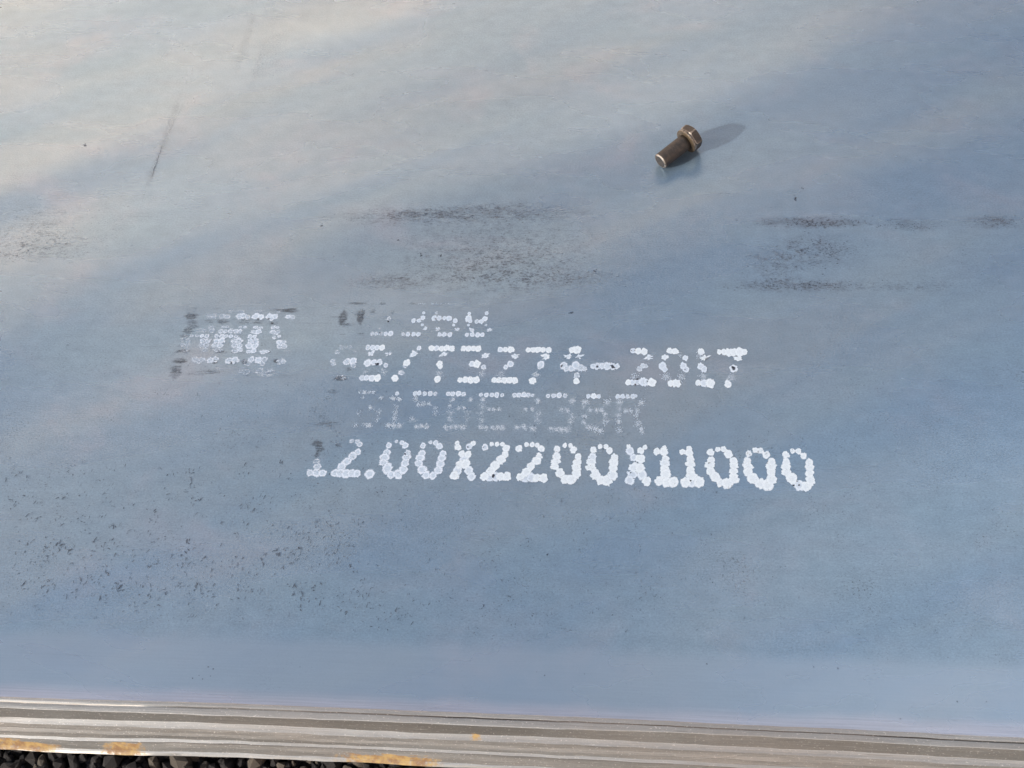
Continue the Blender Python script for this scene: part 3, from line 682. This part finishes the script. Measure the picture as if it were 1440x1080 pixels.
# brownish tints left by handling
T = Single('brown_tint', RUSTFILM)
for (x, y, rx, ry, c_) in [(150,345,55,38,.10),(400,340,110,45,.09),(380,75,28,40,.22),(345,60,8,60,.25),(238,180,7,60,.28),(215,240,6,30,.3),(360,100,5,40,.2),(225,210,12,50,.12),(560,180,120,40,.05),(700,300,130,16,.18),(560,398,50,9,.2),(690,870,60,30,.10),(1380,400,70,60,.08),(330,90,10,30,.12)]:
    T.drop(x, y, rx, c_+.12, 0, 1, ry/rx, rag=.10, seg=40)
SM = Single('scuff_smear', SMEAR)
for (x, y, rx, ry, c_) in [(690,299,150,9,.5),(560,305,90,8,.5),(700,358,180,52,.36),(690,378,100,20,.32),(545,396,65,9,.45),(780,392,120,8,.4),(1140,313,85,6,.75),(1280,316,50,7,.45),(1400,312,45,7,.6),(1150,352,60,18,.5),(1090,372,50,22,.4),(1120,402,95,7,.65),(1270,403,90,6,.35),(60,350,90,16,.3),(50,320,80,30,.25)]:
    SM.drop(x, y, rx*1.3, c_, 0, 1, 1.45*ry/rx, rag=.10, seg=40)

# ------------------------------------------------------------------ bolt
BS = 0.55*MM      # millimetres per photo pixel near the bolt is about this
bolt = bpy.data.objects.new('hex_bolt', None); C.objects.link(bolt)
tag(bolt, 'short brown steel hex bolt lying on the plate, casting a long shadow', 'bolt')
BOLT_DARK = bolt_material('oiled brown steel', (0.040, 0.037, 0.037), 0.48, 0.5, (0.075, 0.064, 0.056))
BOLT_GOLD = bolt_material('yellow passivated steel', (0.16, 0.125, 0.085), 0.38, 0.7, (0.085, 0.065, 0.048))
BOLT_BRIGHT = bolt_material('worn bright steel', (0.34, 0.31, 0.28), 0.4, 0.6, (0.07, 0.06, 0.052))
def lathe(profile, seg, mats, name, parent, hexf=None, mi=None, cap=True):
    """profile (along x, radius); hexf(angle, r, index) may change the radius"""
    v, f, ms = [], [], []
    for i, (a, r) in enumerate(profile):
        for s in range(seg):
            th = 2*math.pi*s/seg
            rr = hexf(th, r, i) if hexf else r
            v.append((a, rr*math.cos(th), rr*math.sin(th)))
    for i in range(len(profile)-1):
        for s in range(seg):
            t_ = (s+1) % seg
            f.append((i*seg+s, (i+1)*seg+s, (i+1)*seg+t_, i*seg+t_)); ms.append(mi[i] if mi else 0)
    if cap:
        f.append(tuple(range(seg))); ms.append(mi[0] if mi else 0)
        f.append(tuple(reversed(range((len(profile)-1)*seg, len(profile)*seg)))); ms.append(mi[-1] if mi else 0)
    return mesh_obj(name, v, f, mats, parent, False, ms)
rs_ = 7.1*MM; LS = 30.5*MM; rf_ = 11.3*MM; AF = 10.4*MM; HH = 8.6*MM
pr = [(0.9*MM, rs_*.80), (0.2*MM, rs_*.86), (0.0, rs_*.90), (0.5*MM, rs_*.985), (1.2*MM, rs_)]
pr = [(0.0, rs_*.80), (0.25*MM, rs_*.92), (0.9*MM, rs_)]
pr += [(LS*q/8, rs_*(1+0.004*math.sin(q*2.3))) for q in range(1, 9)]
mi = [1, 1]+[0]*8
sh_ = lathe(pr, 48, [BOLT_DARK, BOLT_BRIGHT], 'shank', bolt, mi=mi)
sh_.data.polygons[-2].material_index = 0
for p in sh_.data.polygons: p.use_smooth = len(p.vertices) == 4
lathe([(LS, rs_*1.04), (LS+0.1*MM, rf_*.93), (LS+.5*MM, rf_), (LS+1.6*MM, rf_), (LS+2.1*MM, rf_*.96), (LS+2.9*MM, AF*.97)], 48, [BOLT_GOLD, BOLT_BRIGHT], 'washer_face', bolt, mi=[0, 0, 1, 0, 0])
def hexf(th, r, i):
    a = (th+math.radians(12)) % (math.pi/3) - math.pi/6
    hr = AF/math.cos(a)
    return min(hr, r) if r > AF*.98 else r
R6 = AF/math.cos(math.pi/6)
hx = [(LS+2.6*MM, AF*1.04), (LS+3.6*MM, R6*.995), (LS+5*MM, R6), (LS+HH, R6), (LS+HH+1.0*MM, AF*1.06), (LS+HH+1.5*MM, AF*.97), (LS+HH+1.6*MM, AF*.90), (LS+HH+1.2*MM, AF*.80)]
hd = lathe(hx, 96, [BOLT_DARK, BOLT_BRIGHT], 'hex_head', bolt, hexf, mi=[1, 0, 0, 0, 1, 1, 0])
# bright wear on the six corners
me = hd.data
for p in me.polygons:
    c = p.center; th = math.atan2(c.z, c.y)
    a = (th+math.radians(12)) % (math.pi/3) - math.pi/6
    if abs(abs(a)-math.pi/6) < 0.07 and LS+2.6*MM < c.x < LS+HH+1*MM: p.material_index = 1
# lay it down: shank tip and head rim touch the plate
tip = at(928, 236); hdp = at(974, 206)
az = math.atan2(hdp.y-tip.y, hdp.x-tip.x)
pitch = math.asin((R6*.99-rs_)/(LS+6*MM))
bolt.rotation_euler = (0, -pitch, az)
bolt.location = (tip.x, tip.y, rs_*math.cos(pitch)*1.0+0.0002)

# ------------------------------------------------------------------ ground and gravel
GZ = -THICK-0.012
bmv = []; bf = []
NX, NY = 60, 40
for i in range(NX+1):
    for j in range(NY+1):
        x = -1.6+3.4*i/NX; y = EDGE_Y-0.9+3.4*j/NY
        bmv.append((x, y, GZ-0.004+0.004*noise.noise(Vector((x*9, y*9, 0)))))
for i in range(NX):
    for j in range(NY):
        a = i*(NY+1)+j; bf.append((a, a+NY+1, a+NY+2, a+1))
ground = mesh_obj('ground', bmv, bf, SOIL, None, True); ground['kind'] = 'structure'
def stone_mesh(seed):
    rnd = random.Random(seed)
    bm = bmesh.new()
    bmesh.ops.create_icosphere(bm, subdivisions=1, radius=1.0)
    pl = [(Vector((rnd.gauss(0, 1), rnd.gauss(0, 1), rnd.gauss(0, 1))).normalized(), rnd.uniform(.55, .85)) for _ in range(7)]
    for vv in bm.verts:
        for nrm, dd in pl:
            k = vv.co.dot(nrm)
            if k > dd: vv.co -= nrm*(k-dd)
        vv.co *= rnd.uniform(.88, 1.1)
    return bm
stone_meshes = []
for s in range(8):
    bm = stone_mesh(s); me = bpy.data.meshes.new('stone'); bm.to_mesh(me); bm.free(); me.materials.append(STONE); stone_meshes.append(me)
cnt = 0
tries = 0
placed = []
while cnt < 290 and tries < 20000:
    tries += 1
    q = at(random.uniform(-40, 760), random.uniform(1030, 1125), GZ)
    s = random.choice((3.2, 4, 5, 6, 7, 8.5))*MM*random.uniform(.85, 1.2)
    if any((q.x-a)**2+(q.y-b)**2 < (0.52*(s+r))**2 for a, b, r in placed): continue
    placed.append((q.x, q.y, s))
    o = bpy.data.objects.new('stone', stone_meshes[cnt % 8]); C.objects.link(o); o.parent = ground
    o.location = (q.x, q.y, GZ+s*random.uniform(-.1, .45)); o.scale = (s*random.uniform(.9, 1.4), s, s*random.uniform(.6, .95))
    o.rotation_euler = (random.uniform(0, 6), random.uniform(0, 6), random.uniform(0, 6))
    cnt += 1
v, f = [], []
bms = []
for s in range(6):
    bm = stone_mesh(100+s); bm.verts.ensure_lookup_table()
    bms.append(([vv.co.copy() for vv in bm.verts], [[q.index for q in fc.verts] for fc in bm.faces])); bm.free()
for _ in range(9000):
    x = random.uniform(-0.9, 0.9); y = EDGE_Y+0.05-abs(random.gauss(0, .25))
    s = random.uniform(2, 7)*MM
    vs, fs = random.choice(bms); b0 = len(v)
    rot = Matrix.Rotation(random.uniform(0, 6.28), 3, Vector((random.random(), random.random(), random.random()+.1)).normalized())
    zz = GZ-0.003+random.uniform(-.002, .002)
    for c in vs:
        p = rot @ c*s; v.append((x+p.x, y+p.y, zz+p.z))
    f += [[b0+q for q in fc] for fc in fs]
gv = mesh_obj('gravel', v, f, STONE, None); gv['kind'] = 'stuff'
tag(gv, 'fine black crushed stone spread on the ground below the plate', 'gravel')
